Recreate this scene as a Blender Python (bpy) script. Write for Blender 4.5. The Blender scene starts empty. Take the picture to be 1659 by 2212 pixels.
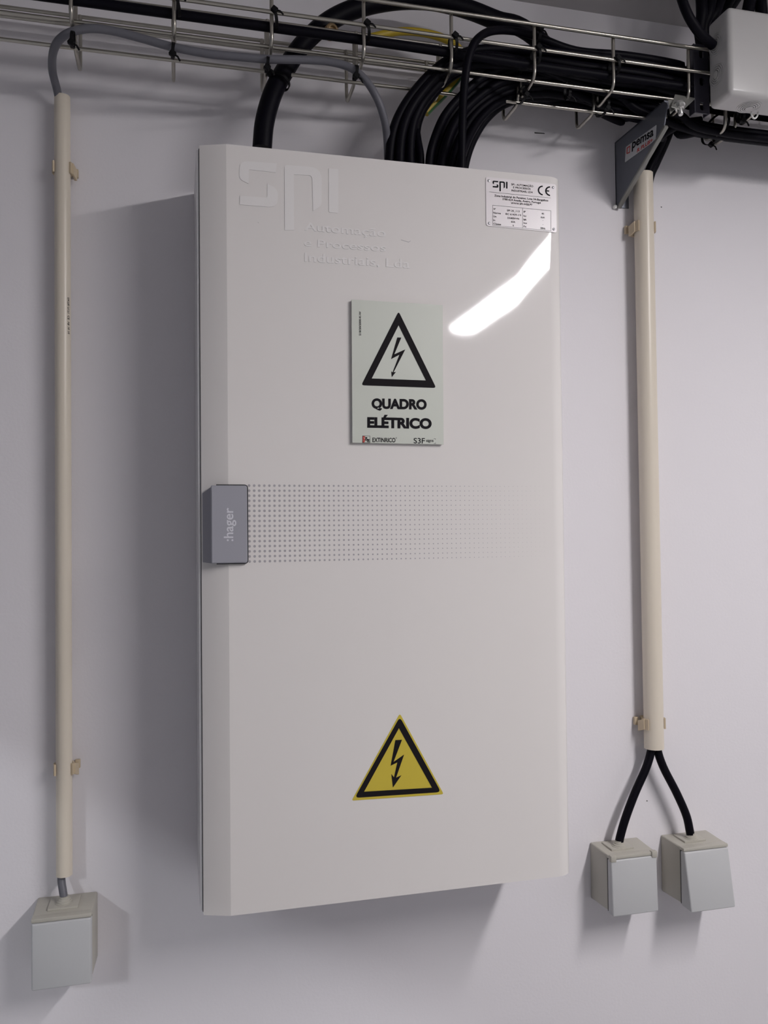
import bpy, bmesh, math, random
from mathutils import Vector, Matrix
from mathutils.geometry import tessellate_polygon
random.seed(7)
S = bpy.context.scene
COL = S.collection
PI = math.pi

# ------------------------------------------------------------------ camera
CAM = Vector((-0.0565, -1.09, 0.4259)); YAW, PITCH, ROLL, FPX = 0.2446, 0.02263, -0.01044, 1800.0
_f = Vector((math.sin(YAW)*math.cos(PITCH), math.cos(YAW)*math.cos(PITCH), math.sin(PITCH)))
_r0 = Vector((math.cos(YAW), -math.sin(YAW), 0)); _u0 = _r0.cross(_f)
_r = math.cos(ROLL)*_r0 + math.sin(ROLL)*_u0; _u = -math.sin(ROLL)*_r0 + math.cos(ROLL)*_u0
cd = bpy.data.cameras.new('camera'); cam = bpy.data.objects.new('camera', cd); COL.objects.link(cam)
cd.sensor_fit = 'VERTICAL'; cd.sensor_height = 24.0; cd.lens = 24.0*FPX/2212.0; cd.clip_start = 0.02
cam.matrix_world = Matrix(((_r.x, _u.x, -_f.x, CAM.x), (_r.y, _u.y, -_f.y, CAM.y), (_r.z, _u.z, -_f.z, CAM.z), (0, 0, 0, 1)))
S.camera = cam

# ------------------------------------------------------------------ world, exposure
w = bpy.data.worlds.new('world'); S.world = w; w.use_nodes = True
w.node_tree.nodes['Background'].inputs[0].default_value = (0.75, 0.82, 1.0, 1)
w.node_tree.nodes['Background'].inputs[1].default_value = 0.25
S.view_settings.view_transform = 'Standard'; S.view_settings.look = 'None'
S.view_settings.exposure = 0.0; S.view_settings.gamma = 1.0; S.view_settings.use_curve_mapping = False
LAMP_A = 70.0; LAMP_B = 290.0
COL_A = (1.0, 0.965, 0.975); COL_B = (0.92, 0.95, 1.0)

# ------------------------------------------------------------------ helpers
def P(px, py, d):
    """photo pixel -> point on the plane lying d metres in front of the back wall"""
    v = _f*FPX + _r*(px-829.5) - _u*(py-1106.0)
    return CAM + v*((-d-CAM.y)/v.y)
def PX(px, py, x):
    v = _f*FPX + _r*(px-829.5) - _u*(py-1106.0)
    return CAM + v*((x-CAM.x)/v.x)
def PZ(px, py, z):
    v = _f*FPX + _r*(px-829.5) - _u*(py-1106.0)
    return CAM + v*((z-CAM.z)/v.z)

def mat(name, col, rough=0.5, metal=0.0, bump=0.0, bscale=200.0, emit=None, spec=0.5, var=0.0, vscale=8.0, coat=0.0, bdist=0.001):
    m = bpy.data.materials.new(name); m.use_nodes = True
    nt = m.node_tree; b = nt.nodes['Principled BSDF']
    b.inputs['Base Color'].default_value = (*col, 1); b.inputs['Roughness'].default_value = rough
    b.inputs['Metallic'].default_value = metal; b.inputs['Specular IOR Level'].default_value = spec
    b.inputs['Coat Weight'].default_value = coat
    tc = nt.nodes.new('ShaderNodeTexCoord')
    if var > 0:
        n = nt.nodes.new('ShaderNodeTexNoise'); n.inputs['Scale'].default_value = vscale; n.inputs['Detail'].default_value = 4
        nt.links.new(tc.outputs['Object'], n.inputs['Vector'])
        mx = nt.nodes.new('ShaderNodeMix'); mx.data_type = 'RGBA'
        mx.inputs[6].default_value = (*[c*(1-var) for c in col], 1); mx.inputs[7].default_value = (*[min(1, c*(1+var)) for c in col], 1)
        nt.links.new(n.outputs['Fac'], mx.inputs[0]); nt.links.new(mx.outputs[2], b.inputs['Base Color'])
    if bump > 0:
        n = nt.nodes.new('ShaderNodeTexNoise'); n.inputs['Scale'].default_value = bscale; n.inputs['Detail'].default_value = 3
        nt.links.new(tc.outputs['Object'], n.inputs['Vector'])
        bp = nt.nodes.new('ShaderNodeBump'); bp.inputs['Strength'].default_value = bump; bp.inputs['Distance'].default_value = bdist
        nt.links.new(n.outputs['Fac'], bp.inputs['Height']); nt.links.new(bp.outputs[0], b.inputs['Normal'])
    if emit:
        b.inputs['Emission Color'].default_value = (*emit[0], 1); b.inputs['Emission Strength'].default_value = emit[1]
    return m

M = {}
M['wall'] = mat('wall_paint', (0.80, 0.775, 0.80), 0.55, bump=0.25, bscale=260, spec=0.25, var=0.012, vscale=3, bdist=0.0006)
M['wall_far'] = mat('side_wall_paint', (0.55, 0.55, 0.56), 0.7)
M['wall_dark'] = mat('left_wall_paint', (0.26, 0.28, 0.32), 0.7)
M['ceiling'] = mat('ceiling_paint', (0.55, 0.53, 0.53), 0.8, bump=0.2, bscale=200)
M['floor'] = mat('grey_floor', (0.40, 0.395, 0.40), 0.4, var=0.08, vscale=5)
M['door'] = mat('cabinet_paint', (0.80, 0.768, 0.745), 0.045, bump=0.05, bscale=30, spec=0.5, bdist=0.0004)
M['flank'] = mat('cabinet_body_paint', (0.74, 0.73, 0.74), 0.35)
M['vinyl'] = mat('raised_vinyl', (0.84, 0.815, 0.80), 0.10)
M['vinyl_edge'] = mat('vinyl_cut_edge', (0.50, 0.48, 0.49), 0.6)
M['dots'] = mat('grey_print', (0.41, 0.39, 0.41), 0.5)
M['handle'] = mat('handle_grey', (0.35, 0.35, 0.39), 0.38, bump=0.1, bscale=900, bdist=0.0002)
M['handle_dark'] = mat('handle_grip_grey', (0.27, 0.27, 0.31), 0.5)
M['black_gap'] = mat('black_rubber', (0.012, 0.012, 0.015), 0.5)
M['hager_print'] = mat('pale_print', (0.66, 0.66, 0.70), 0.4)
M['black'] = mat('black_print', (0.008, 0.007, 0.010), 0.7, spec=0.15)
M['red'] = mat('red_print', (0.50, 0.03, 0.02), 0.45)
M['sign'] = mat('sign_board', (0.60, 0.625, 0.56), 0.4)
M['sign_edge'] = mat('sign_board_edge', (0.45, 0.45, 0.44), 0.6)
M['yellow'] = mat('yellow_sticker', (0.62, 0.49, 0.055), 0.32)
M['sign_black'] = mat('sign_black', (0.010, 0.008, 0.010), 0.7, spec=0.15)
M['plate'] = mat('label_plate', (0.80, 0.75, 0.76), 0.3)
M['rivet'] = mat('rivet_grey', (0.45, 0.45, 0.47), 0.3, metal=0.7)
M['wire'] = mat('zinc_wire', (0.46, 0.44, 0.39), 0.28, metal=1.0, var=0.12, vscale=60)
M['cable'] = mat('black_cable', (0.0022, 0.0018, 0.0050), 0.5, spec=0.11, bump=0.05, bscale=300)
M['grey_cable'] = mat('grey_cable', (0.135, 0.135, 0.155), 0.45, spec=0.35)
M['earth_y'] = mat('earth_cable_yellow', (0.50, 0.36, 0.03), 0.45)
M['earth_g'] = mat('earth_cable_green', (0.03, 0.14, 0.04), 0.45)
M['tie'] = mat('cable_tie_black', (0.004, 0.004, 0.005), 0.5, spec=0.15)
M['conduit'] = mat('cream_conduit', (0.72, 0.65, 0.545), 0.33, spec=0.45, var=0.02)
M['clip'] = mat('cream_clip', (0.60, 0.49, 0.34), 0.5)
M['box_body'] = mat('socket_body', (0.46, 0.44, 0.385), 0.45)
M['box_lid'] = mat('socket_lid', (0.52, 0.525, 0.53), 0.42)
M['jbox'] = mat('junction_box_grey', (0.55, 0.54, 0.53), 0.28, spec=0.5)
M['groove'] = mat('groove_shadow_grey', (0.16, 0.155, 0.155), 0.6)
M['bracket'] = mat('bracket_grey', (0.17, 0.18, 0.21), 0.35, metal=0.5, var=0.1, vscale=30)
M['bracket_edge'] = mat('bracket_galvanised', (0.29, 0.29, 0.27), 0.45, metal=0.5, bump=0.2, bscale=500)
M['steel'] = mat('zinc_bolt', (0.62, 0.62, 0.60), 0.28, metal=0.9)
M['slot_strip'] = mat('dark_channel', (0.045, 0.043, 0.06), 0.4, metal=0.3)
M['sticker'] = mat('white_sticker', (0.55, 0.56, 0.58), 0.4)
M['brass'] = mat('brass_plug', (0.42, 0.29, 0.15), 0.4, metal=0.3)
M['white_plastic'] = mat('white_plastic', (0.8, 0.8, 0.77), 0.35)
M['lamp_a'] = mat('lamp_diffuser_right', (0.8, 0.8, 0.8), 0.5, emit=(COL_A, LAMP_A))
M['lamp_b'] = mat('lamp_diffuser_left', (0.8, 0.8, 0.8), 0.5, emit=(COL_B, LAMP_B))
M['blocker'] = mat('blocker_grey', (0.30, 0.31, 0.33), 0.5, metal=0.3, var=.1)
M['housing'] = mat('lamp_housing', (0.75, 0.75, 0.75), 0.5)
M['scuff'] = mat('dark_scuff', (0.10, 0.10, 0.10), 0.8)

def tag(o, label=None, cat=None, group=None, kind=None):
    if label: o['label'] = label
    if cat: o['category'] = cat
    if group: o['group'] = group
    if kind: o['kind'] = kind
    return o
def empty(name, loc, label, cat, group=None):
    o = bpy.data.objects.new(name, None); o.location = loc; o.empty_display_size = 0.02; COL.objects.link(o)
    return tag(o, label, cat, group)
def link(name, me, m, parent=None, smooth=40):
    """me holds world coordinates; the object is placed so that they stay where they are"""
    o = bpy.data.objects.new(name, me); COL.objects.link(o)
    if m and not me.materials: me.materials.append(m)
    if smooth:
        me.polygons.foreach_set('use_smooth', [True]*len(me.polygons)); me.set_sharp_from_angle(angle=math.radians(smooth))
    if parent:
        o.parent = parent
        if parent.type == 'EMPTY': o.location = -parent.location
        elif 'base' in parent: pass
    me.update()
    return o
def build(name, bm, m, parent=None, smooth=40):
    bmesh.ops.recalc_face_normals(bm, faces=bm.faces)
    me = bpy.data.meshes.new(name); bm.to_mesh(me); bm.free()
    return link(name, me, m, parent, smooth)
def box(bm, x0, x1, y0, y1, z0, z1, bev=0.0, seg=2):
    g = bmesh.ops.create_cube(bm, size=1.0)['verts']
    for v in g:
        v.co = Vector((x0 if v.co.x < 0 else x1, y0 if v.co.y < 0 else y1, z0 if v.co.z < 0 else z1))
    if bev > 0:
        es = list({e for v in g for e in v.link_edges})
        bmesh.ops.bevel(bm, geom=es, offset=bev, segments=seg, affect='EDGES', profile=0.5)
def boxd(bm, x0, x1, d0, d1, z0, z1, bev=0.0, seg=2): box(bm, x0, x1, -d1, -d0, z0, z1, bev, seg)
def hull8(bm, back, front, bev=0.0, seg=2):
    """back / front: four points each, same order, joined to a six-sided block"""
    vb = [bm.verts.new(p) for p in back]; vf = [bm.verts.new(p) for p in front]
    fs = [bm.faces.new(vb), bm.faces.new(vf[::-1])]
    for i in range(4): fs.append(bm.faces.new((vb[i], vf[i], vf[(i+1) % 4], vb[(i+1) % 4])))
    if bev > 0:
        es = list({e for f in fs for e in f.edges})
        bmesh.ops.bevel(bm, geom=es, offset=bev, segments=seg, affect='EDGES', profile=0.5)
def catmull(pts, n=8):
    out = []; L = len(pts)
    for i in range(L-1):
        p0 = pts[max(i-1, 0)]; p1 = pts[i]; p2 = pts[i+1]; p3 = pts[min(i+2, L-1)]
        if i == 0: p0 = p1*2-p2
        if i == L-2: p3 = p2*2-p1
        for k in range(n):
            t = k/n
            out.append(0.5*((2*p1)+(p2-p0)*t+(2*p0-5*p1+4*p2-p3)*t*t+(3*p1-p0-3*p2+p3)*t**3))
    out.append(pts[-1].copy()); return out
def fillet(pts, r, n=5):
    out = [pts[0]]
    for i in range(1, len(pts)-1):
        a = (pts[i-1]-pts[i]); b = (pts[i+1]-pts[i]); ra = min(r, a.length*.48, b.length*.48)
        A = pts[i]+a.normalized()*ra; B = pts[i]+b.normalized()*ra
        for k in range(n+1):
            t = k/n; out.append(A*(1-t)**2+pts[i]*2*t*(1-t)+B*t*t)
    out.append(pts[-1]); return out
def tube(bm, pts, r, sides=12, caps=True, closed=False):
    pts = [Vector(p) for p in pts]; n = len(pts); rings = []
    T = []
    for i in range(n):
        if closed: t = pts[(i+1) % n]-pts[i-1]
        else: t = pts[min(i+1, n-1)]-pts[max(i-1, 0)]
        T.append(t.normalized())
    up = Vector((0, 0, 1)) if abs(T[0].z) < .9 else Vector((1, 0, 0))
    N = (up-T[0]*up.dot(T[0])).normalized()
    for i in range(n):
        if i: 
            N = N-T[i]*N.dot(T[i]); N.normalize()
        B = T[i].cross(N); rr = r[i] if isinstance(r, (list, tuple)) else r
        rings.append([bm.verts.new(pts[i]+(N*math.cos(2*PI*k/sides)+B*math.sin(2*PI*k/sides))*rr) for k in range(sides)])
    for i in range(n if closed else n-1):
        a, b = rings[i], rings[(i+1) % n]
        for k in range(sides): bm.faces.new((a[k], a[(k+1) % sides], b[(k+1) % sides], b[k]))
    if caps and not closed: bm.faces.new(rings[0][::-1]); bm.faces.new(rings[-1])
def lathe(bm, origin, axis, prof, sides=32):
    """prof: list of (radius, height along axis)"""
    axis = Vector(axis).normalized(); up = Vector((0, 0, 1)) if abs(axis.z) < .9 else Vector((1, 0, 0))
    a = (up-axis*up.dot(axis)).normalized(); b = axis.cross(a); o = Vector(origin); rings = []
    for r, h in prof:
        rings.append([bm.verts.new(o+axis*h+(a*math.cos(2*PI*k/sides)+b*math.sin(2*PI*k/sides))*max(r, 1e-5)) for k in range(sides)])
    for p, q in zip(rings, rings[1:]):
        for k in range(sides): bm.faces.new((p[k], p[(k+1) % sides], q[(k+1) % sides], q[k]))
    bm.faces.new(rings[0][::-1]); bm.faces.new(rings[-1])
def rounded(pts, r, n=5):
    pts = [Vector((p[0], p[1])) for p in pts]; out = []; L = len(pts)
    for i in range(L):
        a = pts[i-1]-pts[i]; b = pts[(i+1) % L]-pts[i]; ri = r[i] if isinstance(r, (list, tuple)) else r
        if ri <= 0: out.append(pts[i]); continue
        ra = min(ri, a.length*.48, b.length*.48); A = pts[i]+a.normalized()*ra; B = pts[i]+b.normalized()*ra
        for k in range(n+1):
            t = k/n; out.append(A*(1-t)**2+pts[i]*2*t*(1-t)+B*t*t)
    return out
def flat(bm, loops, fn, thick=0.0, nrm=Vector((0, -1, 0))):
    """flat print or thin sheet: loops[0] outline, others holes, in picture units; fn turns a 2D point into the world point"""
    L3 = [[Vector((p[0], p[1], 0)) for p in lp] for lp in loops]
    tris = tessellate_polygon(L3); flatp = [p for lp in L3 for p in lp]
    back = [fn(p.x, p.y) for p in flatp]
    vf = [bm.verts.new(p+nrm*thick) for p in back]
    for t in tris:
        try: bm.faces.new([vf[i] for i in t])
        except ValueError: pass
    if thick > 0:
        vb = [bm.verts.new(p) for p in back]; k = 0
        for t in tris:
            try: bm.faces.new([vb[i] for i in t[::-1]])
            except ValueError: pass
        for lp in L3:
            n = len(lp)
            for i in range(n):
                a, b = k+i, k+(i+1) % n
                try: bm.faces.new((vf[a], vf[b], vb[b], vb[a]))
                except ValueError: pass
            k += n
_capcache = {}
def glyphs(s, bold, extr):
    c = bpy.data.curves.new('t', 'FONT'); c.body = s; c.size = 1.0; c.offset = bold; c.resolution_u = 3 if len(s) > 16 else 6; c.extrude = extr; c.fill_mode = 'BOTH'
    o = bpy.data.objects.new('t', c); COL.objects.link(o)
    bpy.context.view_layer.update()
    me = bpy.data.meshes.new_from_object(o.evaluated_get(bpy.context.evaluated_depsgraph_get()))
    bpy.data.objects.remove(o); bpy.data.curves.remove(c)
    return me
def text(bm, s, L, R, h, fn, up=(0, -1), bold=0.0, thick=0.0, shear=0.0):
    """letters between picture points L and R on their baseline, capitals h high along up"""
    me = glyphs(s, bold, 0.5 if thick > 0 else 0.0)
    if 'cap' not in _capcache:
        m2 = glyphs('H', 0, 0); _capcache['cap'] = max(v.co.y for v in m2.vertices); bpy.data.meshes.remove(m2)
    cap = _capcache['cap']+bold
    x0 = min(v.co.x for v in me.vertices); x1 = max(v.co.x for v in me.vertices)
    vs = []
    for v in me.vertices:
        u = (v.co.x-x0)/(x1-x0); q = v.co.y/cap*h
        px = L[0]+u*(R[0]-L[0])+up[0]*q+shear*q; py = L[1]+u*(R[1]-L[1])+up[1]*q
        p = fn(px, py); p = p+Vector((0, -1, 0))*(thick*(v.co.z+0.5) if thick > 0 else 0)
        vs.append(bm.verts.new(p))
    for f in me.polygons:
        try: bm.faces.new([vs[i] for i in f.vertices])
        except ValueError: pass
    bpy.data.meshes.remove(me)

# ------------------------------------------------------------------ room
RX0, RX1, RY, RZ0, RZ1 = -2.8, 1.8, -3.6, -1.15, 1.180
def slab(name, x0, x1, y0, y1, z0, z1, m):
    bm = bmesh.new(); box(bm, x0, x1, y0, y1, z0, z1)
    return tag(build(name, bm, m, None, 0), kind='structure')
wall = slab('wall_back', RX0-.1, RX1+.1, 0, .1, RZ0-.1, RZ1+.1, M['wall'])
slab('ceiling', RX0, RX1, RY, 0, RZ1, RZ1+.1, M['ceiling'])
slab('floor', RX0, RX1, RY, 0, RZ0-.1, RZ0, M['floor'])
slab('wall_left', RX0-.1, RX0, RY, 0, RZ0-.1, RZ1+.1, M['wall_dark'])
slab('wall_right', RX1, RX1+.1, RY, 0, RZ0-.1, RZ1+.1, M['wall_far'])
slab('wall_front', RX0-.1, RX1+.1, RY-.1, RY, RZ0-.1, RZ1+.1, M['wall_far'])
def scuff(pts, h):
    bm = bmesh.new(); flat(bm, [rounded(pts, 1.0, 2)], lambda a, b: P(a, b, 0.0), 0.0003)
    return build('scuff_mark', bm, M['scuff'], wall, 0)
scuff([(1154, 285.5), (1176, 287.5), (1177, 289.5), (1155, 288.5)], 1)
scuff([(1396, 1729), (1398.5, 1728.5), (1399, 1731), (1396.5, 1731.5)], 1)
scuff([(1427, 446), (1430, 446.5), (1429.5, 449), (1427.5, 448.5)], 1)

# ------------------------------------------------------------------ ceiling lamps
def lamp(x, y0, y1, m, label, name='ceiling_light', ws=1.0):
    t = empty(name, (x, (y0+y1)/2, RZ1), label, 'ceiling light')
    bm = bmesh.new(); box(bm, x-.055, x+.055, y0, y1, RZ1-.045, RZ1-0.0005, .004); build('housing', bm, M['housing'], t)
    bm = bmesh.new(); prof = [(-.05, -.045), (-.05, -.050), (-.040, -.060), (-.020, -.066), (.020, -.066), (.040, -.060), (.05, -.050), (.05, -.045)]
    a = [bm.verts.new((x+p[0]*ws, y0+.01, RZ1+p[1])) for p in prof]; b = [bm.verts.new((x+p[0]*ws, y1-.01, RZ1+p[1])) for p in prof]
    bm.faces.new(a); bm.faces.new(b[::-1])
    for i in range(len(prof)-1): bm.faces.new((a[i], a[i+1], b[i+1], b[i]))
    bm.faces.new((a[-1], a[0], b[0], b[-1]))
    build('diffuser', bm, m, t, 60)
lamp(0.925, -1.95, -0.80, M['lamp_a'], 'long ceiling batten light mirrored in the glossy cabinet door')
lamp(-1.58, -2.40, -2.00, M['lamp_b'], 'short ceiling light far to the left beyond the added duct', ws=.5)
blk = empty('shadow_blocker', (-.895, -1.4, .672), 'added grey shadow-casting duct hanging under the ceiling to the left', 'blocker')  # added unseen box: blocks the left lamp to cast a soft diagonal shadow
bm = bmesh.new(); box(bm, -.955, -.835, -2.15, -.62, .672, 1.145, .004); build('blocker_body', bm, M['blocker'], blk)
for yy in (-2.15, -1.4, -.64):
    bm = bmesh.new(); box(bm, -.965, -.825, yy-.012, yy+.012, .664, 1.155, .003); build('blocker_rim', bm, M['blocker'], blk)
for yy in (-2.0, -.8):
    bm = bmesh.new(); box(bm, -.905, -.885, yy-.01, yy+.01, 1.14, RZ1-.0005); build('blocker_hanger', bm, M['blocker'], blk)

# ------------------------------------------------------------------ electrical cabinet
DF, DB = 0.140, 0.1285
PD = lambda a, b: P(a, b, DF)
W, H = 0.4150, 0.8665
cab = empty('electrical_cabinet', (W/2, 0, 0), 'large glossy off-white electrical cabinet mounted on the wall below the cable trays', 'electrical cabinet')
bm = bmesh.new(); boxd(bm, -.0322, W-.004, 0, DB-.0015, .004, H-.004, .0010); build('body', bm, M['flank'], cab)
bm = bmesh.new()
prof = [(-.0288, DB-.001), (-.0290, DB+.001), (-.0280, DB+.0016), (-.0006, DF-.0003), (.0006, DF), (.04, DF)]
prof += [(.04+k*(W-.055-.003)/8, DF) for k in range(1, 9)]
x1 = prof[-1][0]; rr = W-x1
for k in range(1, 9):
    a = k/8*1.15
    prof.append((x1+rr*math.sin(a)/math.sin(1.15), DF-(.0095)*(1-math.cos(a))/(1-math.cos(1.15))))
prof.append((W, DB-.001))
NZ = 14; grid = []
for j in range(NZ+1):
    z = H*j/NZ; grid.append([bm.verts.new((x, -d, z)) for x, d in prof])
for j in range(NZ):
    for i in range(len(prof)-1): bm.faces.new((grid[j][i], grid[j][i+1], grid[j+1][i+1], grid[j+1][i]))
    bm.faces.new((grid[j][0], grid[j+1][0], grid[j+1][-1], grid[j][-1]))
bm.faces.new(grid[0]); bm.faces.new(grid[-1][::-1])
door = build('door', bm, M['door'], cab, 14)
# dark gasket line between body and door
bm = bmesh.new(); boxd(bm, -.0297, W-.003, DB-.0022, DB-.0004, .003, H-.003); build('door_gasket', bm, M['black_gap'], cab)

# raised logo letters on the door (crop units -> picture)
def C1(x, y): return (420+x/3.318, 300+y/3.318)
S1 = rounded([(590, 176), (582, 242), (390, 220), (388, 322), (322, 290), (322, 158)], [0, 0, 8, 0, 30, 75])
S2 = rounded([(522, 322), (597, 360), (597, 494), (325, 472), (325, 408), (522, 422)], [0, 45, 70, 0, 0, 10])
N1 = rounded([(645, 188), (912, 206), (912, 480), (850, 517), (843, 262), (712, 257), (714, 655), (648, 655)], [20, 90, 60, 0, 30, 0, 0, 0])
I1 = rounded([(962, 212), (1030, 218), (1031, 533), (963, 528)], [0, 0, 12, 12])
LOGO = [S1, S2, N1, I1]
bm = bmesh.new()
for lp in LOGO: flat(bm, [lp], lambda x, y: P(*C1(x, y), DF), 0.00045)
for s, L, R, h in (('Automação', (788, 655), (1372, 703), 58), ('e Processos', (786, 768), (1372, 808), 52), ('Industriais, Lda', (790, 878), (1545, 928), 62)):
    text(bm, s, L, R, h, lambda x, y: P(*C1(x, y), DF), bold=0.012, thick=0.0004)
lg = build('raised_lettering', bm, M['vinyl'], door, 0); lg.data.materials.append(M['vinyl_edge'])
for f_ in lg.data.polygons:
    if abs(f_.normal.y) < .5: f_.material_index = 1
lg['label'] = 'slightly raised pale logo and company lettering'

# dot matrix print
a0 = P(538, 1049, DF); a1 = P(538, 1213, DF); pitch = (a0.z-a1.z)/15
bm = bmesh.new()
for i in range(64):
    r = 0.00148*(1-i/66)**1.05+0.00012
    for j in range(16):
        cx, cz = a0.x+i*pitch, a0.z-j*pitch
        bm.faces.new([bm.verts.new((cx+r*math.cos(k*PI/4), -DF-.00012, cz+r*math.sin(k*PI/4))) for k in range(8)])
dm = build('dot_pattern', bm, M['dots'], door, 0); dm['kind'] = 'stuff'; dm['label'] = 'rows of grey dots shrinking to the right'

# handle
bm = bmesh.new()
hx0, hx1 = P(456, 1130, .147).x, P(534.5, 1130, .147).x; hz0, hz1 = P(500, 1216.5, .147).z, P(500, 1048.5, .147).z
def RR(x0, z0, x1, z1, r): return rounded([(x0, z0), (x1, z0), (x1, z1), (x0, z1)], r)
flat(bm, [RR(hx0+.006, hz0-.0012, P(536.5, 1130, .1445).x, hz1+.0012, [0, .0045, .0045, 0])], lambda x, z: Vector((x, -DF, z)), 0.0035)
build('handle_gap', bm, M['black_gap'], cab, 0)
bm = bmesh.new()
flat(bm, [RR(hx0, hz0, hx1, hz1, [.001, .003, .003, .001])], lambda x, z: Vector((x, -.1400, z)), 0.0070)
bmesh.ops.recalc_face_normals(bm, faces=bm.faces)
es = [e for e in bm.edges if len(e.link_faces) == 2 and all(abs(v.co.y+.147) < 1e-6 for v in e.verts) and abs(e.link_faces[0].normal.dot(e.link_faces[1].normal)) < .5]
bmesh.ops.bevel(bm, geom=es, offset=.0009, segments=3, affect='EDGES')
hd = build('handle', bm, M['handle'], cab, 35)
hd['label'] = 'grey rounded door handle with a pale maker name'
bm = bmesh.new()
text(bm, ':hager', (503.5, 1169), (503.5, 1097), 20, lambda x, y: P(x, y, .1471), up=(-1, 0), bold=0.012)
build('lettering', bm, M['hager_print'], hd, 0)
bm = bmesh.new()   # side grip wrapping round the flank
g0 = -.0276
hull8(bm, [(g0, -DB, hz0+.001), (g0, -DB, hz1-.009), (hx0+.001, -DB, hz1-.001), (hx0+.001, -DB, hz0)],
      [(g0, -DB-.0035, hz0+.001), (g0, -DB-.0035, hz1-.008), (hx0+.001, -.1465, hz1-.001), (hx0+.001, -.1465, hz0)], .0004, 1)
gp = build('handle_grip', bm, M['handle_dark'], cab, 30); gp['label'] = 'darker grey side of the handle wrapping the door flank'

# riveted type plate
def C2(x, y): return (1030+x/8.295, 370+y/8.295)
plate = bmesh.new()
flat(plate, [rounded([(155, 103), (1417, 240), (1427, 1102), (165, 980)], 45)], lambda x, y: P(*C2(x, y), DF), 0.0009)
pl = build('type_plate', plate, M['plate'], cab, 0); pl['label'] = 'white riveted type plate with black technical data'
bm = bmesh.new()
F2 = lambda x, y: P(*C2(x, y), DF+.0011)
def logo2(x, y): return F2(283+(x-322)*.377, 168+(y-162)*.385)
for lp in LOGO: flat(bm, [lp], logo2)
TX = [('SPI - AUTOMAÇÃO', (618, 248), (1010, 285), 32, .02), ('E PROCESSOS', (652, 303), (962, 333), 32, .02), ('INDUSTRIAIS, LDA', (622, 358), (1005, 393), 32, .02),
      ('Zona Industrial do Paraimo, Lote 34-Bangalhos', (315, 450), (1280, 540), 34, .022), ('3780-624 Anadia, Aveiro, Portugal', (458, 513), (1145, 580), 34, .022),
      ('WWW.SPI-WEB.PT', (612, 585), (995, 618), 33, .022),
      ('Nº', (300, 688), (338, 692), 30, .018), ('Norma', (297, 757), (430, 769), 31, .018), ('Un', (297, 821), (350, 826), 31, .018), ('In', (297, 889), (330, 892), 31, .018), ('Classe', (297, 953), (435, 967), 32, .018),
      ('SPI 20_113', (540, 716), (765, 735), 32, .018), ('IEC 61439-1/3', (515, 779), (790, 803), 32, .018), ('3X400V+N', (548, 850), (755, 867), 32, .018), ('63A', (615, 918), (690, 925), 31, .018), ('B', (645, 985), (663, 987), 28, .018),
      ('IP', (838, 739), (875, 742), 31, .018), ('Icc', (838, 811), (888, 815), 31, .018), ('Ipk', (838, 876), (892, 880), 31, .018), ('Icw', (838, 939), (900, 944), 31, .018), ('Fn', (838, 1002), (885, 1006), 31, .018),
      ('40', (1160, 771), (1203, 775), 30, .018), ('6kA', (1145, 838), (1217, 844), 31, .018), ('-', (1178, 892), (1190, 893), 30, .018), ('-', (1178, 962), (1190, 963), 30, .018), ('50Hz', (1140, 1031), (1230, 1040), 30, .018)]
for s, L, R, h, b in TX: text(bm, s, L, R, h, F2, bold=b)
def stroke(bm, a, b, w, fn):
    a = Vector(a); b = Vector(b); n = (b-a).normalized(); n = Vector((-n.y, n.x))*w/2
    flat(bm, [[a+n, b+n, b-n, a-n]], fn)
for a, b in (((225, 370), (1325, 478)), ((285, 607), (1328, 708)), ((285, 970), (1328, 1066)), ((285, 607), (285, 970)), ((1328, 708), (1328, 1066)), ((820, 660), (820, 1018))):
    stroke(bm, a, b, 4.5, F2)
for cx, cy in ((1184, 345), (1316, 358)):
    o = []; i_ = []
    for k in range(17):
        a = math.radians(92+k*176/16); o.append((cx+92*math.cos(a), cy-88*math.sin(a)+.1*92*math.cos(a)))
        i_.append((cx+66*math.cos(a), cy-64*math.sin(a)+.1*66*math.cos(a)))
    flat(bm, [o+i_[::-1]], F2)
stroke(bm, (1252, 350), (1296, 355), 22, F2)
build('lettering', bm, M['black'], pl, 0)
for x, y in ((213, 168), (1368, 290), (222, 930), (1380, 1035)):
    bm = bmesh.new(); lathe(bm, F2(x, y), (0, -1, 0), [(.00165, -.0006), (.00165, .0002), (.0012, .0008), (.0007, .0009), (.0006, .0004)], 16); build('rivet', bm, M['rivet'], pl)
# small stain marks on the door paint
for pts in ([(452, 596), (458, 598), (462, 602), (459, 603)], [(1480, 722), (1535, 738), (1552, 728), (1550, 732), (1535, 742), (1480, 726)]):
    bm = bmesh.new(); flat(bm, [pts], lambda x, y: P(*C1(x, y), DF+.0001)); build('scratch', bm, M['dots'], door, 0)

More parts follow.
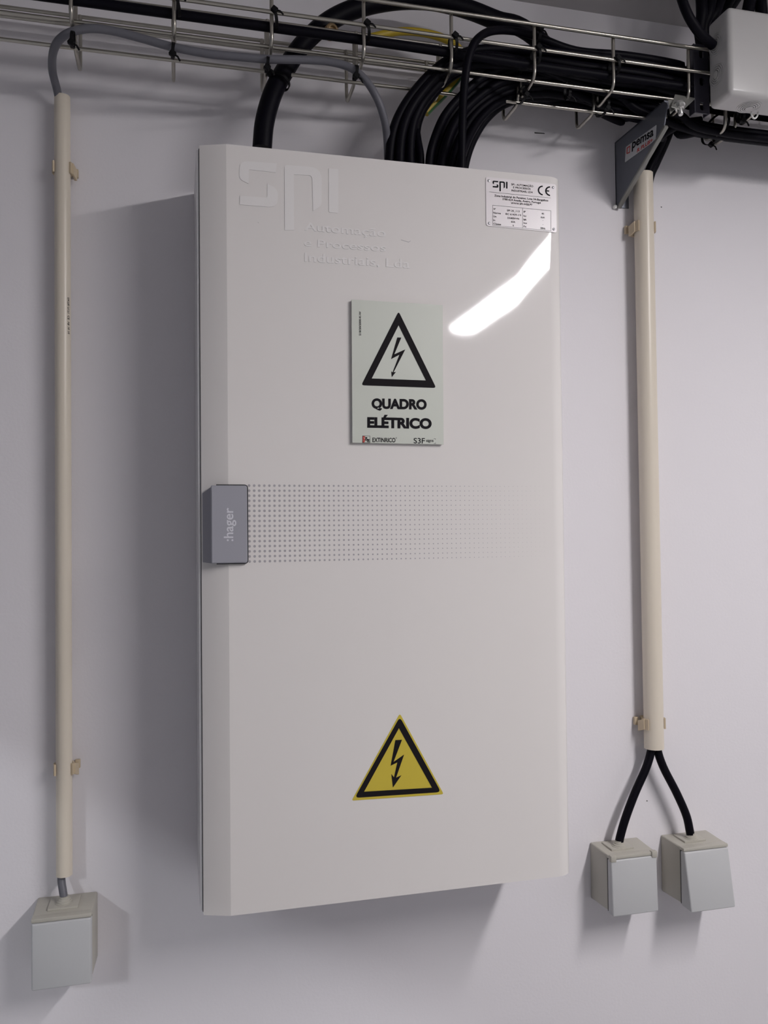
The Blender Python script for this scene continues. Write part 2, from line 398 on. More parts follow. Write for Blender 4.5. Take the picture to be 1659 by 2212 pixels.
# ------------------------------------------------------------------ warning board on the door
def C3(x, y): return (730+x/6.32, 630+y/6.32)
sg = empty('warning_sign', P(857, 959, DF), 'pale rectangular warning board reading QUADRO ELÉTRICO stuck on the cabinet door', 'warning sign')
bm = bmesh.new(); flat(bm, [[(184, 110), (1427, 186), (1440, 2087), (195, 2063)]], lambda x, y: P(*C3(x, y), DF+.0035), 0.0008); build('board', bm, M['sign'], sg, 0)
bm = bmesh.new(); flat(bm, [[(190, 116), (1421, 192), (1434, 2081), (200, 2057)]], lambda x, y: P(*C3(x, y), DF+.0035)+Vector((0, .0035, 0)), 0.0036); e = build('foam_backing', bm, M['sign_edge'], sg, 0); e['label'] = 'dark grey foam edge behind the board'
F3 = lambda x, y: P(*C3(x, y), DF+.0045)
bm = bmesh.new(); flat(bm, [rounded([(828, 268), (1342, 1315), (318, 1278)], 42), [(828, 460), (1200, 1212), (462, 1185)]], F3); build('triangle', bm, M['sign_black'], sg, 0)
bm = bmesh.new(); flat(bm, [[(810, 625), (866, 627), (770, 855), (920, 788), (760, 1100), (793, 1095), (735, 1168), (727, 1085), (745, 1103), (838, 862), (725, 922)]], F3); build('lightning_arrow', bm, M['sign_black'], sg, 0)
bm = bmesh.new()
text(bm, 'QUADRO', (460, 1588), (1212, 1603), 132, F3, bold=.052)
text(bm, 'ELÉTRICO', (400, 1848), (1280, 1866), 136, F3, bold=.052)
text(bm, 'EXTINRICO', (470, 2052), (785, 2056), 58, F3, bold=.022)
text(bm, '®', (788, 2008), (805, 2008), 20, F3)
text(bm, 'S3F', (1035, 2070), (1187, 2072), 72, F3, bold=.008)
text(bm, 'signs', (1205, 2050), (1305, 2050), 38, F3, bold=.012)
text(bm, '218/20/2000-K-W', (314, 600), (314, 268), 26, F3, up=(-1, 0), bold=.025)
for a, b in (((1308, 2008), (1334, 2008)), ((1332, 2006), (1332, 2022)), ((1308, 2074), (1334, 2074)), ((1332, 2076), (1332, 2060)),
             ((335, 1968), (440, 1970)), ((438, 1968), (438, 2064)), ((335, 2062), (440, 2064)), ((336, 1968), (336, 2064))): stroke(bm, a, b, 4, F3)
flat(bm, [[(375, 1985), (402, 1990), (398, 2008), (385, 2004), (382, 2030), (372, 2040)]], F3)
flat(bm, [[(388, 2010), (412, 2014), (408, 2028), (398, 2030), (420, 2056), (406, 2056), (390, 2034)]], F3)
flat(bm, [[(408, 2012), (432, 2018), (432, 2030), (420, 2032), (436, 2056), (424, 2056), (408, 2028)]], F3)
build('lettering', bm, M['black'], sg, 0)
bm = bmesh.new(); flat(bm, [[(340, 1972), (366, 1974), (372, 1990), (360, 2000), (372, 2022), (362, 2058), (340, 2058)], [(346, 1990), (358, 1992), (352, 2004)], [(346, 2022), (358, 2026), (348, 2044)]], lambda x, y: P(*C3(x, y), DF+.0046)); build('red_emblem', bm, M['red'], sg, 0)

# yellow sticker
def C4(x, y): return (740+x/6.9125, 1530+y/6.9125)
ys = empty('warning_sticker', P(858, 1724, DF), 'yellow triangular high voltage sticker low on the cabinet door', 'warning sticker')
bm = bmesh.new(); flat(bm, [rounded([(855, 75), (1510, 1282), (135, 1378)], [45, 35, 35])], lambda x, y: P(*C4(x, y), DF), 0.0003); build('backing', bm, M['yellow'], ys, 0)
F4 = lambda x, y: P(*C4(x, y), DF+.0005)
bm = bmesh.new(); flat(bm, [rounded([(855, 128), (1470, 1252), (182, 1338)], 70), [(842, 298), (1335, 1185), (322, 1245)]], F4); build('triangle', bm, M['sign_black'], ys, 0)
bm = bmesh.new(); flat(bm, [[(788, 475), (888, 470), (762, 800), (920, 690), (800, 1035), (880, 998), (752, 1185), (728, 980), (768, 1030), (818, 808), (718, 858)]], F4); build('lightning_arrow', bm, M['sign_black'], ys, 0)

# ------------------------------------------------------------------ wire mesh trays
U0, UP = 0.1636, 0.1098
def V(x, d, z): return Vector((x, -d, z))
XL, XR = -1.0, 1.35
wr = 0.0023
def tray(label, longs, ufun, ks, base):
    t = empty('wire_cable_tray', base, label, 'cable tray')
    for x0, x1_, d, z in longs:
        bm = bmesh.new(); tube(bm, [V(x0, d, z), V((x0+x1_)/2, d, z), V(x1_, d, z)], wr, 10); build('long_wire', bm, M['wire'], t)
    for k in ks:
        bm = bmesh.new(); tube(bm, fillet([Vector(p) for p in ufun(U0+UP*k)], .012, 6), wr, 10); build('cross_wire', bm, M['wire'], t)
    return t
ta = tray('galvanised wire mesh cable tray nearest the viewer, its bright rails crossing above the cabinet',
     [(XL, XR, .1385, 1.0580), (XL, XR, .1385, 1.0268), (XL, XR, .0885, 1.0455)],
     lambda x: [V(x, .134, 1.0588), V(x, .134, .9925), V(x, .0900, .9875), V(x, .0900, 1.0470)], range(-10, 11), (.16, -.11, .99))
tb = tray('galvanised wire mesh cable tray behind the front one, close to the wall',
     [(XL, XR, .0805, .9885), (XL, XR, .0300, 1.0560), (XL, XR, .0300, 1.0450), (XL, XR, .1180, .9975)],
     lambda x: [V(x-.001, .0830, 1.0450), V(x-.001, .0830, .9855), V(x-.001, .0330, .9855), V(x-.001, .0330, 1.0560)], range(-10, 11), (.16, -.055, .985))

# ------------------------------------------------------------------ cables
def cable(pts, r, label, group=None, m='cable', name='power_cable', n=7, sides=12):
    q = [p if isinstance(p, Vector) else P(*p) for p in pts]
    bm = bmesh.new(); tube(bm, catmull(q, n), r, sides)
    o = build(name, bm, M[m], None, 60)
    return tag(o, label, 'cable', group)
END = 1.30
LZ = lambda d, up: .4259+.539*(1.09-d)+.0060+.0108*up   # heights of the low run behind the junction box
cable([(566, 322, .085), (572, 262, .085), (590, 200, .082), (618, 148, .075), (655, 95, .070), (712, 45, .070), (780, 15, .070), (860, 0, .070), (935, 2, .070), (1010, 20, .070), (1075, 45, .070), (1140, 68, .068), V(.50, .062, 1.040), V(.60, .06, 1.038), V(.75, .06, 1.030), V(END, .06, 1.030)],
      .0118, 'thickest black cable arching high from the left of the cabinet top')
cable([V(-.9, .1235, 1.0175), V(-.3, .1235, 1.0185), V(.0, .1235, 1.0180), V(.2, .1235, 1.0175), V(.34, .1235, 1.0150), V(.45, .1235, 1.0140), V(.7, .122, 1.014), V(END, .122, 1.014)],
      .0056, 'straight black cable tied under the middle rail of the front tray')
cable([(133, 300, .018), (131, 240, .018), (124, 198, .024), (113, 150, .05), (117, 105, .09), (140, 76, .115), (185, 62, .120), (240, 66, .120), (310, 84, .120), (375, 102, .120), (450, 116, .120), (520, 123, .120), (580, 128, .120), (650, 129, .120), (710, 133, .121), (758, 147, .123), (792, 176, .125), (817, 218, .122), (831, 262, .112), (836, 300, .10), (838, 350, .09)],
      .0047, 'grey cable looping from the left conduit along the tray to the cabinet', m='grey_cable')
cable([(136, 1840, .018), (133, 1888, .018), (133, 1905, .020), (137, 1932, .026), (139, 1948, .028)], .0046, 'short grey cable entering the socket box under the left conduit', m='grey_cable')

def lerp(a, b, t): return tuple(a[i]+(b[i]-a[i])*t for i in range(len(a)))
L1 = [(840, 366), (842, 330), (848, 290), (862, 250), (890, 205), (935, 155), (985, 122), (1060, 106)]
R1 = [(898, 368), (896, 330), (898, 290), (905, 255), (925, 218), (972, 168), (1030, 146), (1110, 150)]
slotA = [(.112, 1.0440), (.1105, 1.0300), (.111, 1.0165), (.097, 1.0480), (.098, 1.0350), (.097, 1.0215)]
sl1 = [(.075, .98), (.09, .96), (.06, .97), (.10, .97), (.075, .98), (.05, .98)]
txt1 = ['leftmost', 'second', 'third', 'fourth', 'fifth', 'sixth and rightmost']
for i in range(6):
    t = i/5
    d = [.100, .088, .104, .082, .100, .080][i]
    pts = [lerp(a, b, t)+(d+.004*j/6,) for j, (a, b) in enumerate(zip(L1, R1))]
    s = slotA[i]
    pts += [V(.45+.012*i, s[0], s[1]), V(.56, s[0], s[1]), V(.66, s[0]-.005, s[1]-.006), V(.85, s[0]-.008, s[1]-.010), V(END, s[0]-.008, s[1]-.010)]
    cable(pts, .0060, 'black cable, %s of the left bundle rising from the cabinet top' % txt1[i], 'left bundle of black cables above the cabinet')
# outermost bowed cable of the left bundle
cable([(909, 368, .09), (908, 335, .09), (902, 300, .085), (899, 262, .08), (912, 222, .075), (950, 178, .07), (1010, 158, .065), V(.40, .070, 1.012), V(.52, .070, 1.012), V(.61, .090, .9960), V(.66, .090, LZ(.090, .4)+.002), V(.85, .090, LZ(.090, .4)), V(END, .090, LZ(.090, .4))],
      .0050, 'thinner black cable bowing out right of the left bundle')
L2 = [(926, 372), (930, 330), (944, 285), (962, 248), (992, 212), (1035, 172), (1085, 145), (1150, 140)]
R2 = [(1000, 380), (1010, 335), (1026, 295), (1050, 258), (1085, 228), (1130, 213), (1185, 212), (1240, 218)]
RS = [(.097, 1.0090), (.078, LZ(.078, 1)), (.066, LZ(.066, 1)), (.078, LZ(.078, 0)), (.054, LZ(.054, 1)), (.066, LZ(.066, 0)), (.042, LZ(.042, 1))]
slotB = [(.097, 1.0090), (.084, 1.0440), (.083, 1.0300), (.083, 1.0160), (.070, 1.0020), (.056, 1.0080), (.046, .9990)]
for i in range(7):
    t = [0, .15, .34, .50, .66, .86, 1.0][i]
    d = [.098, .088, .102, .080, .092, .105, .070][i]
    pts = [lerp(a, b, t)+(d+(slotB[i][0]-d)*j/8,) for j, (a, b) in enumerate(zip(L2, R2))]
    s = slotB[i]
    e_ = RS[i]; pts += [V(.49+.01*i, s[0], s[1]), V(.56, (s[0]+e_[0])/2, (s[1]+e_[1])/2+.002), V(.62, e_[0], e_[1]+.008), V(.655, e_[0], e_[1]+.003), V(.70, e_[0], e_[1]), V(.85, e_[0], e_[1]), V(END, e_[0], e_[1])]
    cable(pts, .0054, 'black cable, %s of the right bundle above the cabinet' % ['leftmost', 'second', 'third', 'fourth', 'fifth', 'sixth', 'last and rightmost'][i], 'right bundle of black cables above the cabinet')
# cables lying in the trays behind, coming from the right
RT = [(.054, LZ(.054, 0)), (.042, LZ(.042, 0)), (.032, LZ(.032, 1)), (.032, LZ(.032, 0))]
for i, (d, z, x0, lab) in enumerate([(.070, 1.029, .34, 'upper'), (.058, 1.020, .36, 'middle'), (.047, 1.012, .40, 'lower'), (.046, 1.030, .36, 'rearmost upper')]):
    cable([V(x0, d-.004, z+.004), V(x0+.08, d, z), V(.54, d, z-.002), V(.62, RT[i][0], RT[i][1]+.008), V(.655, RT[i][0], RT[i][1]+.003), V(.72, *RT[i]), V(.85, *RT[i]), V(END, *RT[i])], .0060, 'black cable packed in the rear tray behind the bundles, %s one' % lab, 'packed cables in the rear tray')
# front single cable rising in front of everything
cable([(997, 380, .122), (998, 330, .124), (999, 270, .130), (1001, 210, .140), (1006, 160, .148), (1014, 118, .150), (1030, 86, .148), (1058, 68, .138), (1100, 66, .124), (1150, 76, .116), V(.45, .112, 1.0490), V(.52, .1150, 1.0500), V(.60, .1150, 1.0480), V(.68, .110, 1.040), V(END, .11, 1.03)],
      .0050, 'single black cable standing upright before the bundles, bending right over the rail')
# green-yellow earth cable
pe = [(919, 244, .06), (936, 226, .06), (962, 200, .062), (990, 166, .062), (1002, 128, .058), (980, 95, .055), (930, 74, .052), (865, 68, .050), (796, 82, .050), (775, 95, .048), (760, 130, .046), (765, 170, .046)]
q = catmull([P(*p) for p in pe[:9]], 10)
bm = bmesh.new(); tube(bm, q, .0052, 12)
o = build('earth_cable', bm, M['earth_y'], None, 60); o.data.materials.append(M['earth_g'])
for i, f in enumerate(o.data.polygons):
    if (f.index % 12) in (4, 5, 6) and f.index < 12*34: f.material_index = 1
tag(o, 'green and yellow striped earth cable peeping out behind the black bundle', 'cable')
# cable from the bracket down into the right conduit
cable([V(.66, .078, .996), V(.63, .072, .990), V(.605, .060, .975), (1432, 300, .040), (1412, 345, .026), (1399, 378, .022), (1392, 420, .020)], .0058, 'black cable dropping behind the grey bracket into the right conduit, front one')
cable([V(.67, .060, .990), V(.64, .056, .985), (1458, 262, .045), (1436, 312, .032), (1416, 356, .022), (1405, 382, .018), (1398, 425, .018)], .0058, 'black cable dropping behind the grey bracket into the right conduit, rear one')
cable([(1411, 1560, .022), (1408, 1612, .022), (1397, 1655, .024), (1372, 1712, .026), (1352, 1765, .027), (1340, 1806, .027), (1336, 1830, .027)], .0058, 'black cable running down left from the right conduit to the left socket box')
cable([(1416, 1560, .022), (1419, 1612, .022), (1432, 1655, .024), (1461, 1712, .026), (1482, 1760, .027), (1490, 1795, .027), (1493, 1815, .027)], .0058, 'black cable running down right from the right conduit to the right socket box')
# cables into the junction box from above
TOP = lambda a, b, d: Vector((P(a, b, d).x, -d, RZ1-.0006))   # where a cable comes down through the ceiling
cable([TOP(1460, -90, .175), (1462, -70, .175), (1468, -20, .176), (1486, 32, .176), (1512, 72, .170), (1540, 98, .160)], .0062, 'black cable curving down into the left side of the junction box')
for i, (a, b, c, e) in enumerate([((1512, -80), (1514, -20), (1516, 30), (1513, 80)), ((1548, -80), (1540, -20), (1530, 30), (1520, 75)), ((1570, -80), (1562, -20), (1545, 28), (1524, 70)), ((1596, -80), (1586, -20), (1560, 28), (1528, 68)), ((1615, -80), (1604, -25), (1575, 18), (1535, 66))]):
    d = .125-.006*i
    cable([TOP(a[0], a[1], d), (a[0], -50, d), b+(d,), c+(d,), e+(d-.008,), V(.66+.006*i, d-.015, 1.040-.003*i), V(.78, d-.02, 1.035-.005*i), V(END, d-.02, 1.035-.005*i)], .0075, 'black cable of the sheaf dropping behind the junction box, %s' % ['leftmost', 'second from left', 'middle', 'second from right', 'rightmost'][i], 'sheaf of cables behind the junction box')
cable([TOP(1630, -80, .150), (1629, -60, .150), (1624, -20, .150), (1615, 30, .150), (1612, 70, .145)], .0080, 'black cable entering the top of the junction box, left one')
cable([TOP(1637, -80, .150), (1638, -60, .150), (1641, -20, .150), (1645, 30, .150), (1646, 70, .145)], .0078, 'black cable entering the top of the junction box, right one')
# ------------------------------------------------------------------ cable ties
def tie(c, ax, ru, rv, label, ang=0.3, sz=.0040):
    """c centre, ax direction the strap goes round, ru half width towards the viewer side, rv half height, ang where the head sits"""
    c = Vector(c); ax = Vector(ax).normalized()
    u = Vector((0, -1, 0)); u = (u-ax*u.dot(ax)).normalized(); v = ax.cross(u)
    if v.z < 0: v = -v
    t = empty('cable_tie', c, label, 'cable tie')
    bm = bmesh.new(); n = 24; rings = []; w = .0036
    for k in range(n):
        a = 2*PI*k/n; e = u*ru*math.cos(a)+v*rv*math.sin(a); o_ = e.normalized()*.0011
        rings.append([bm.verts.new(c+e-ax*w/2), bm.verts.new(c+e+o_-ax*w/2), bm.verts.new(c+e+o_+ax*w/2), bm.verts.new(c+e+ax*w/2)])
    for k in range(n):
        a, b = rings[k], rings[(k+1) % n]
        for j in range(4): bm.faces.new((a[j], a[(j+1) % 4], b[(j+1) % 4], b[j]))
    build('strap', bm, M['tie'], t, 50)
    hp = c+u*(ru+.001)*math.cos(ang)+v*(rv+.001)*math.sin(ang)
    bm = bmesh.new(); g = bmesh.ops.create_cube(bm, size=1.0)['verts']
    rot = Matrix.Rotation(.6, 3, 'Y')
    for p in g: p.co = hp+rot @ Vector((p.co.x*sz*1.7, p.co.y*sz*1.3, p.co.z*sz*1.7))
    bmesh.ops.bevel(bm, geom=bm.edges[:], offset=.0008, segments=1, affect='EDGES')
    q0 = hp+ax*.001; tube(bm, [q0, q0+ax*.005+u*.001-v*.003, q0+ax*.008-v*.007], .0011, 6)
    build('tie_head', bm, M['tie'], t)
    return t
rail = ['leftmost one, at the top edge', 'at the thick arching cable', 'above the grey cable bend', 'over the left bundle', 'above the type plate', 'last before the bracket']
for k, nm in zip((-2, -1, 0, 1, 2, 3), rail):
    tie(V(U0+UP*k+.0035, .1300, 1.0235), (1, 0, .25), .0122, .0098, 'black cable tie on the middle rail, %s' % nm, ang=.45)
for (x, y, k), nm in zip(((157, 88, -3), (374, 112, -2), (577, 142, -1), (768, 160, 0)), ('where it leaves the left conduit loop', 'at the straight hanging cross wire', 'left of the thick arching cable', 'where it turns down to the cabinet')):
    tie(P(x, y-2, .1230), (1, 0, -.1), .0092, .0074, 'black cable tie holding the grey cable %s' % nm, ang=-.9)
tie(P(604, 176, .0835), P(590, 200, .082)-P(618, 148, .075), .0124, .0124, 'black cable tie round the thick arching cable', ang=1.35)
tie(P(1160, 78, .1160), (1, 0, 0), .0105, .0085, 'black cable tie just under the top rail above the type plate', ang=.3)
tie(P(1128, 205, .0960), (1, 0, 0), .0160, .0085, 'black cable tie under the tray right of the upright cable', ang=-.7)
tie(P(1302, 234, .0960), (1, 0, 0), .0160, .0085, 'black cable tie under the tray left of the bracket', ang=-.7)
tie(P(1226, 196, .1050), (1, 0, 0), .0075, .0110, 'black cable tie on the cables midway between two cross wires', ang=-.9, sz=.003)
tie(P(1545, 279, .0650), (1, 0, 0), .0300, .0175, 'black cable tie on the low cable run beneath the junction box', ang=-1.9)
tie(P(1600, 250, .1200), (1, 0, 0), .0075, .0090, 'black cable tie hanging below the junction box', ang=-1.0)
# extra bowed cross wire under the junction box
bm = bmesh.new(); tube(bm, fillet([P(1567, 232, .112), P(1567, 280, .108), P(1527, 304, .050), P(1518, 290, .034)], .014, 7), .0024, 10)
build('cross_wire', bm, M['wire'], ta)
# white clip end
bm = bmesh.new(); tube(bm, catmull([P(1622, 236, .15), P(1624, 250, .15), P(1630, 256, .15), P(1636, 250, .15), P(1638, 238, .15)], 5), .0012, 8)
tag(build('plastic_clip', bm, M['white_plastic']), 'small white plastic hook hanging under the junction box', 'clip')
# brass plug behind the rail
bm = bmesh.new(); c = P(719, 64, .085); lathe(bm, c, (0.25, -1, -.1), [(.0088, -.012), (.0088, -.002), (.0078, 0), (.0066, .0005), (.0060, .0012), (.0045, .0012), (.0040, -.002)], 24)
tag(build('brass_gland', bm, M['brass']), 'small tan round gland behind the middle rail beside the thick cable', 'gland')

# ------------------------------------------------------------------ conduits and clips
def conduit(pt, pb, d, r, label):
    a, b = P(*pt, d), P(*pb, d)
    t = empty('plastic_conduit', b, label, 'conduit')
    bm = bmesh.new(); ax = (b-a).normalized(); u = Vector((1, 0, 0)); u = (u-ax*u.dot(ax)).normalized(); v = ax.cross(u); n = 40; R4 = []
    for p, q in ((a, r), (b, r), (b, r-.0017), (a, r-.0017)): R4.append([bm.verts.new(p+(u*math.cos(2*PI*k/n)+v*math.sin(2*PI*k/n))*q) for k in range(n)])
    for i in range(4):
        for k in range(n): bm.faces.new((R4[i][k], R4[i][(k+1) % n], R4[(i+1) % 4][(k+1) % n], R4[(i+1) % 4][k]))
    build('tube', bm, M['conduit'], t, 40)
    return t, a, b
t1, a1c, b1c = conduit((134.5, 209), (139, 1890), .018, .0094, 'slim cream conduit standing on the left, above the single socket box')
t2, a2c, b2c = conduit((1389, 376), (1413, 1616), .020, .0138, 'thicker cream conduit on the right, above the pair of socket boxes')
# print on the left conduit, bent round the tube
bm = bmesh.new()
def on_tube(s_along, across):
    z = P(148, s_along, .018).z; tt = (z-a1c.z)/(b1c.z-a1c.z); cx = a1c.x+(b1c.x-a1c.x)*tt
    ang = across/.0094; return Vector((cx+.00955*math.sin(ang), -.018-.00955*math.cos(ang), z))
me = glyphs('FATRI 7171  CE  VR 16 16', .025, 0)
xs = [v.co.x for v in me.vertices]; x0 = min(xs); x1 = max(xs)
vs = [bm.verts.new(on_tube(646+(v.co.x-x0)/(x1-x0)*78, .0095-(v.co.y/.72)*.0028+.0)) for v in me.vertices]
vs2 = vs
for f in me.polygons:
    try: bm.faces.new([vs[i] for i in f.vertices])
    except ValueError: pass
pr = build('printed_marking', bm, M['black'], t1, 0)
def clip(a, b, py, px, r, dc, side, label, group):
    z = P(px, py, dc).z; tt = (z-a.z)/(b.z-a.z); cx = a.x+(b.x-a.x)*tt; h = .0135 if r < .012 else .015
    t = empty('conduit_clip', (cx, 0, z), label, 'conduit clip', group)
    bm = bmesh.new(); ri, ro = r+.0004, r+.0026; A0, A1 = math.radians(-32), math.radians(212); n = 22; o = []; i_ = []
    for k in range(n+1):
        an = A0+(A1-A0)*k/n   # 90 degrees points back to the wall
        o.append((cx+ro*math.cos(an), dc-ro*math.sin(an))); i_.append((cx+ri*math.cos(an), dc-ri*math.sin(an)))
    vt = [[bm.verts.new(V(x, d, zz)) for x, d in o+i_[::-1]] for zz in (z-h/2, z+h/2)]
    m_ = len(vt[0])
    for k in range(m_): bm.faces.new((vt[0][k], vt[0][(k+1) % m_], vt[1][(k+1) % m_], vt[1][k]))
    for k in range(n):
        for L in vt: bm.faces.new((L[k], L[k+1], L[m_-2-k], L[m_-1-k]))
    build('clip_arms', bm, M['clip'], t, 30)
    bm = bmesh.new(); boxd(bm, cx-r*.75, cx+r*.75, 0, dc-r-.0002, z-h*.5, z+h*.5, .0005); build('clip_base', bm, M['clip'], t)
    s = side
    bm = bmesh.new(); xa, xb = cx+s*(ro-.0008), cx+s*(ro+.0050)
    boxd(bm, min(xa, xb), max(xa, xb), .001, .0060, z-h*.30, z+h*.45, .0005)
    # slanted hook plate
    p = [(cx+s*(ro*.93), dc+.0030), (cx+s*(ro+.0012), dc+.0030), (cx+s*(ro+.0042), dc-.0085), (cx+s*(ro+.0008), dc-.0085)]
    hull8(bm, [V(x, d, z-h*.5-.004*(k in (2, 3))) for k, (x, d) in enumerate(p)], [V(x, d, z+h*.5-.004*(k in (2, 3))) for k, (x, d) in enumerate(p)], .0004, 1)
    hk = build('clip_hook', bm, M['clip'], t, 30)
clip(a1c, b1c, 364, 135, .0094, .018, 1, 'cream clip holding the left conduit near its top', 'conduit clips')
clip(a1c, b1c, 1660, 139, .0094, .018, 1, 'cream clip holding the left conduit near its bottom', 'conduit clips')
clip(a2c, b2c, 492, 1391, .0138, .020, -1, 'cream clip holding the right conduit just below the bracket', 'conduit clips')
clip(a2c, b2c, 1562, 1412, .0138, .020, -1, 'cream clip holding the right conduit near its bottom end', 'conduit clips')

# ------------------------------------------------------------------ socket boxes
def grommet(cx, d, z, t, r):
    bm = bmesh.new(); lathe(bm, V(cx, d, z), (0, 0, 1), [(r*1.9, -.002), (r*1.9, .0008), (r*1.6, .0012), (r*1.55, .0030), (r*1.3, .0034), (r*1.25, .0052), (r*1.05, .0056), (r*1.02, .0075), (r*.6, .0078)], 28)
    build('cable_grommet', bm, M['box_body'], t, 30)
def socket(x0, x1, z0, z1, df, label, tilt=0.0, taper=.0, hinge='pins', gx=None):
    t = empty('socket_box', ((x0+x1)/2, 0, z0), label, 'socket box', None)
    bm = bmesh.new(); e = .0015
    hull8(bm, [V(x0-e, 0, z0), V(x1+e, 0, z0), V(x1+e, 0, z1), V(x0-e, 0, z1)],
          [V(x0+taper, df-.010, z0+.002), V(x1-taper, df-.010, z0+.002), V(x1-taper, df-.010, z1-.001), V(x0+taper, df-.010, z1-.001)], .0022, 3)
    build('body', bm, M['box_body'], t, 40)
    # raised panel on top round the cable entry
    bm = bmesh.new(); cx = gx if gx else (x0+x1)/2; boxd(bm, cx-.017, cx+.017, .008, df-.018, z1-.001, z1+.0018, .0006); build('entry_panel', bm, M['box_body'], t)
    grommet(cx, .027, z1+.0015, t, .0055)
    bm = bmesh.new()
    a = taper
    hull8(bm, [V(x0+a-.0002, df-.0092, z0-.0005), V(x1-a+.0002, df-.0092, z0-.0005), V(x1-a+.0002, df-.0092, z1-.0058), V(x0+a-.0002, df-.0092, z1-.0058)],
          [V(x0+a+.0008, df+tilt, z0-.002), V(x1-a-.0008, df+tilt, z0-.002), V(x1-a-.0008, df, z1-.0062), V(x0+a+.0008, df, z1-.0062)], .0020, 3)
    lid = build('lid', bm, M['box_lid'], t, 40); lid['label'] = 'grey flap lid'
    bm2 = bmesh.new(); boxd(bm2, x0+a+.0002, x1-a-.0002, df-.0150, df-.0012, z1-.0056, z1-.0011, .0009); build('top_rim', bm2, M['box_body'], t, 40)
    bm = bmesh.new(); boxd(bm, x0+taper+.0004, x1-taper-.0004, df-.0106, df-.0085, z0+.0016, z1-.0065); build('lid_seal', bm, M['black_gap'], t)
    if hinge == 'pins':
        for xx in (x0+a+.0042, x1-a-.0042):
            bm = bmesh.new(); boxd(bm, xx-.0042, xx+.0042, df-.006, df+.0012, z1-.0085, z1+.0004, .0012); build('hinge', bm, M['box_body'], t)
    return t
socket(P(66, 1992, .06).x, P(198, 1974, .06).x, P(67, 2139, .06).z, P(66, 1992, .06).z+.003, .060, 'grey socket box alone at the bottom left under the slim conduit', hinge='none', gx=P(139, 1940, .027).x)
socket(.5135, .5855, -.0985, -.0195, .055, 'left one of the two grey socket boxes below the right conduit', taper=.0006, gx=P(1337, 1810, .027).x, tilt=.003)
socket(.6265, .6990, -.1015, -.0200, .055, 'right one of the two grey socket boxes, its lid tilted out', taper=.0006, hinge='none', gx=P(1493, 1798, .027).x, tilt=.014)

# ------------------------------------------------------------------ junction box
jb = empty('junction_box', V(.69, .14, .975), 'light grey junction box at the top right corner with stepped cable entries', 'junction box')
bm = bmesh.new(); boxd(bm, .6275, .7480, .140, .184, .9760, 1.0900, .0070, 5); build('body', bm, M['jbox'], jb, 50)
def steps(o, ax, r):
    """stepped membrane entry: raised discs parted by dark grooves"""
    bm = bmesh.new(); pr = [(r, -.004), (r, .0002)]; n = 5; o = Vector(o); ax = Vector(ax)
    for k in range(n):
        ra = r*(1-k*.17); rb = r*(1-(k+.62)*.17); pr += [(ra, .0004+.0005*k), (rb, .0005+.0005*k)]
        if k < n-1: pr += [(rb-.0001, -.0012), (r*(1-(k+1)*.17)+.0001, -.0012)]
    pr.append((.0008, .0030)); lathe(bm, o, ax, pr, 40); e = build('stepped_entry', bm, M['jbox'], jb, 25)
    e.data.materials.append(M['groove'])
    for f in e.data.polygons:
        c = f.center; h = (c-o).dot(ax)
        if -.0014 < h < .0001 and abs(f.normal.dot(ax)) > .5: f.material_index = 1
steps(V(.6275, .1590, 1.0540), (-1, 0, 0), .0150); steps(V(.6275, .1590, 1.0130), (-1, 0, 0), .0150); steps(V(.6740, .1600, .9760), (0, 0, -1), .0155)

# dark slotted mounting strip left of it
st = empty('slotted_strip', V(.625, .128, .96), 'dark slotted metal strip standing between the tray and the junction box', 'mounting strip')
sx0, sx1 = P(1499, 160, .126).x, P(1527, 160, .126).x; sz0, sz1 = P(1510, 246, .126).z, P(1510, 98, .126).z
outl = RR(sx0, sz0, sx1, sz1, .003); cxs = (sx0+sx1)/2; holes = []
for f in (.86, .46, .10): 
    zc = sz0+(sz1-sz0)*f; holes.append(RR(cxs-.0032, zc-.0055, cxs+.0032, zc+.0055, .0030))
bm = bmesh.new(); flat(bm, [outl]+holes, lambda x, z: V(x, .1265, z), .0020); build('strip', bm, M['slot_strip'], st, 0)
bm = bmesh.new(); boxd(bm, sx0-.0015, sx0+.0003, .116, .1285, sz0, sz1, .0003); boxd(bm, sx1-.0003, sx1+.0015, .116, .1285, sz0, sz1, .0003); build('folded_edge', bm, M['slot_strip'], st)

# ------------------------------------------------------------------ bracket
XB = .5700
br = empty('tray_bracket', V(XB, 0, .895), 'grey triangular steel bracket with a white maker sticker carrying the tray', 'bracket')
def YZ(px, py, x=XB): 
    p = PX(px, py, x); return (-p.y, p.z)
out = [(0, .9905), (.128, .9880), (.134, .980), (.130, .968), (.126, .956), (.004, .896), (0, .895)]
fB = lambda d, z: Vector((XB, -d, z))
bm = bmesh.new(); flat(bm, [rounded(out, [.004, .004, .003, .006, .003, .001, 0])], fB, .0016, Vector((1, 0, 0))); pb = build('side_plate', bm, M['bracket'], br, 0)
bm = bmesh.new()   # top flange, folded away from the viewer
hull8(bm, [(XB, 0, .9895), (XB, -.128, .9870), (XB+.016, -.128, .9870), (XB+.016, 0, .9895)], [(XB, 0, .9912), (XB, -.128, .9887), (XB+.016, -.128, .9887), (XB+.016, 0, .9912)])
hull8(bm, [(XB, -.0005, .895), (XB, -.0005, .991), (XB+.020, -.0005, .991), (XB+.020, -.0005, .895)], [(XB, -.0022, .895), (XB, -.0022, .991), (XB+.020, -.0022, .991), (XB+.020, -.0022, .895)])
build('back_flange', bm, M['bracket'], br, 0)
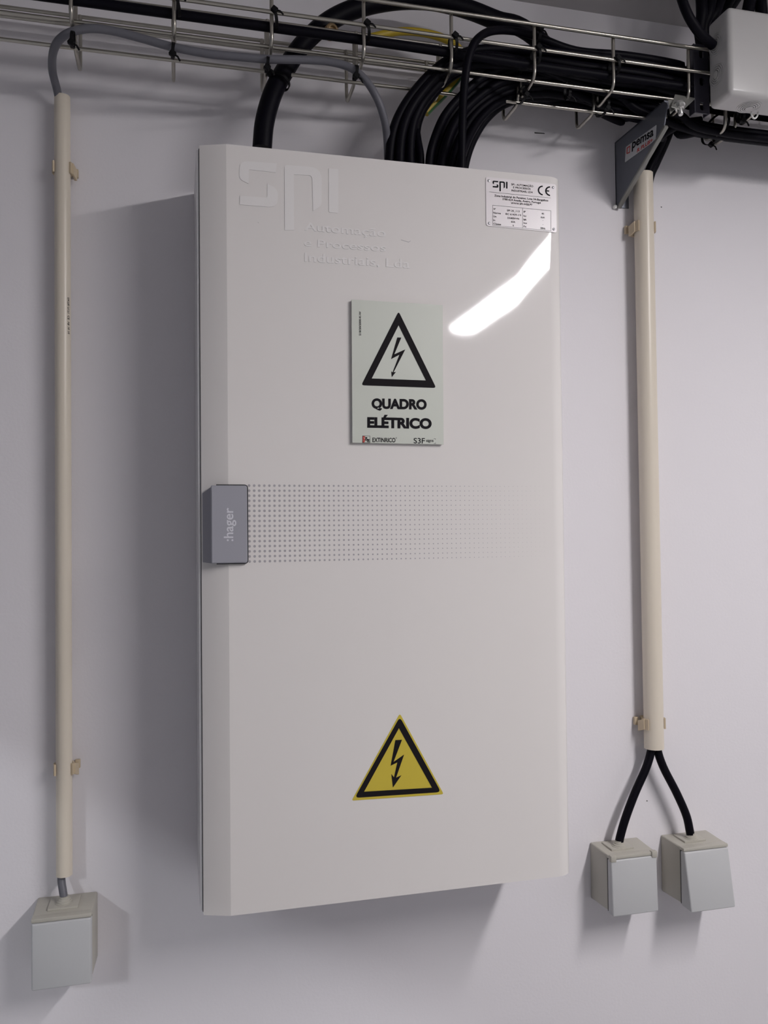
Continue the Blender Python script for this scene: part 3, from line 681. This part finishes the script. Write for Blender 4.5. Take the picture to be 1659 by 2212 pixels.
bm = bmesh.new(); hull8(bm, [(XB-.0005, -.003, .8955), (XB-.0005, -.1265, .9570), (XB+.0055, -.1265, .9570), (XB+.0055, -.003, .8955)],
                       [(XB-.0005, -.005, .8918), (XB-.0005, -.1285, .9533), (XB+.0055, -.1285, .9533), (XB+.0055, -.005, .8918)], .0008); 
q = build('lower_flange', bm, M['bracket_edge'], br); q['label'] = 'pale galvanised lower edge'
bm = bmesh.new(); lathe(bm, V(XB-.003, .004, .8950), (0, -1, 0), [(.0028, -.003), (.0028, .001), (.0015, .0022)], 16); build('fixing_screw', bm, M['white_plastic'], br)
# sticker on the side plate
FX = lambda a, b: PX(a, b, XB-.0006)
def C5(x, y): return (1280+x/7.54, 190+y/7.54)
bm = bmesh.new(); flat(bm, [rounded([(545, 960), (1045, 600), (1032, 830), (960, 900), (530, 1215)], [20, 10, 10, 30, 10])], lambda x, y: PX(*C5(x, y), XB-.0005), .0003, Vector((-1, 0, 0))); sk = build('sticker', bm, M['sticker'], br, 0)
F5 = lambda x, y: PX(*C5(x, y), XB-.0011)
bm = bmesh.new()
text(bm, 'pemsa', (640, 990), (990, 772), 150, F5, bold=.028, up=(.06, -1))
build('lettering', bm, M['black'], sk, 0)
bm = bmesh.new(); text(bm, 'R PLUS+', (722, 1052), (975, 872), 64, F5, bold=.035, up=(.12, -1))
flat(bm, [rounded([(556, 975), (612, 935), (608, 1055), (552, 1078)], 8), [(570, 985), (602, 960), (598, 1040), (567, 1058)][::-1]], F5)
build('red_lettering', bm, M['red'], sk, 0)
# hold-down plate and bolt at the tip of the bracket
bm = bmesh.new(); c0 = [P(1458, 206, .130), P(1502, 214, .128), P(1474, 240, .146), P(1450, 232, .146)]
nn = Vector((0, 0, .0016)); hull8(bm, c0, [p+nn for p in c0], .0003, 1)
c1 = [P(1443, 216, .136), P(1458, 214, .136), P(1460, 232, .140), P(1447, 246, .140)]
hull8(bm, c1, [p+Vector((.0014, .001, 0)) for p in c1], .0003, 1)
build('clamp_plate', bm, M['bracket_edge'], br, 0)
bc = P(1467, 228, .142)
bm = bmesh.new(); lathe(bm, bc, (0, -.25, -1), [(.0078, -.002), (.0078, .0004), (.0040, .0005)], 24); build('washer', bm, M['steel'], br)
bm = bmesh.new(); lathe(bm, bc, (0, -.25, -1), [(.0060, .0005), (.0060, .0050), (.0036, .0053)], 6); build('nut', bm, M['steel'], br, 20)
bm = bmesh.new(); lathe(bm, bc, (0, -.25, -1), [(.0034, -.004), (.0034, .0135), (.0026, .0145)], 16); build('bolt', bm, M['steel'], br)
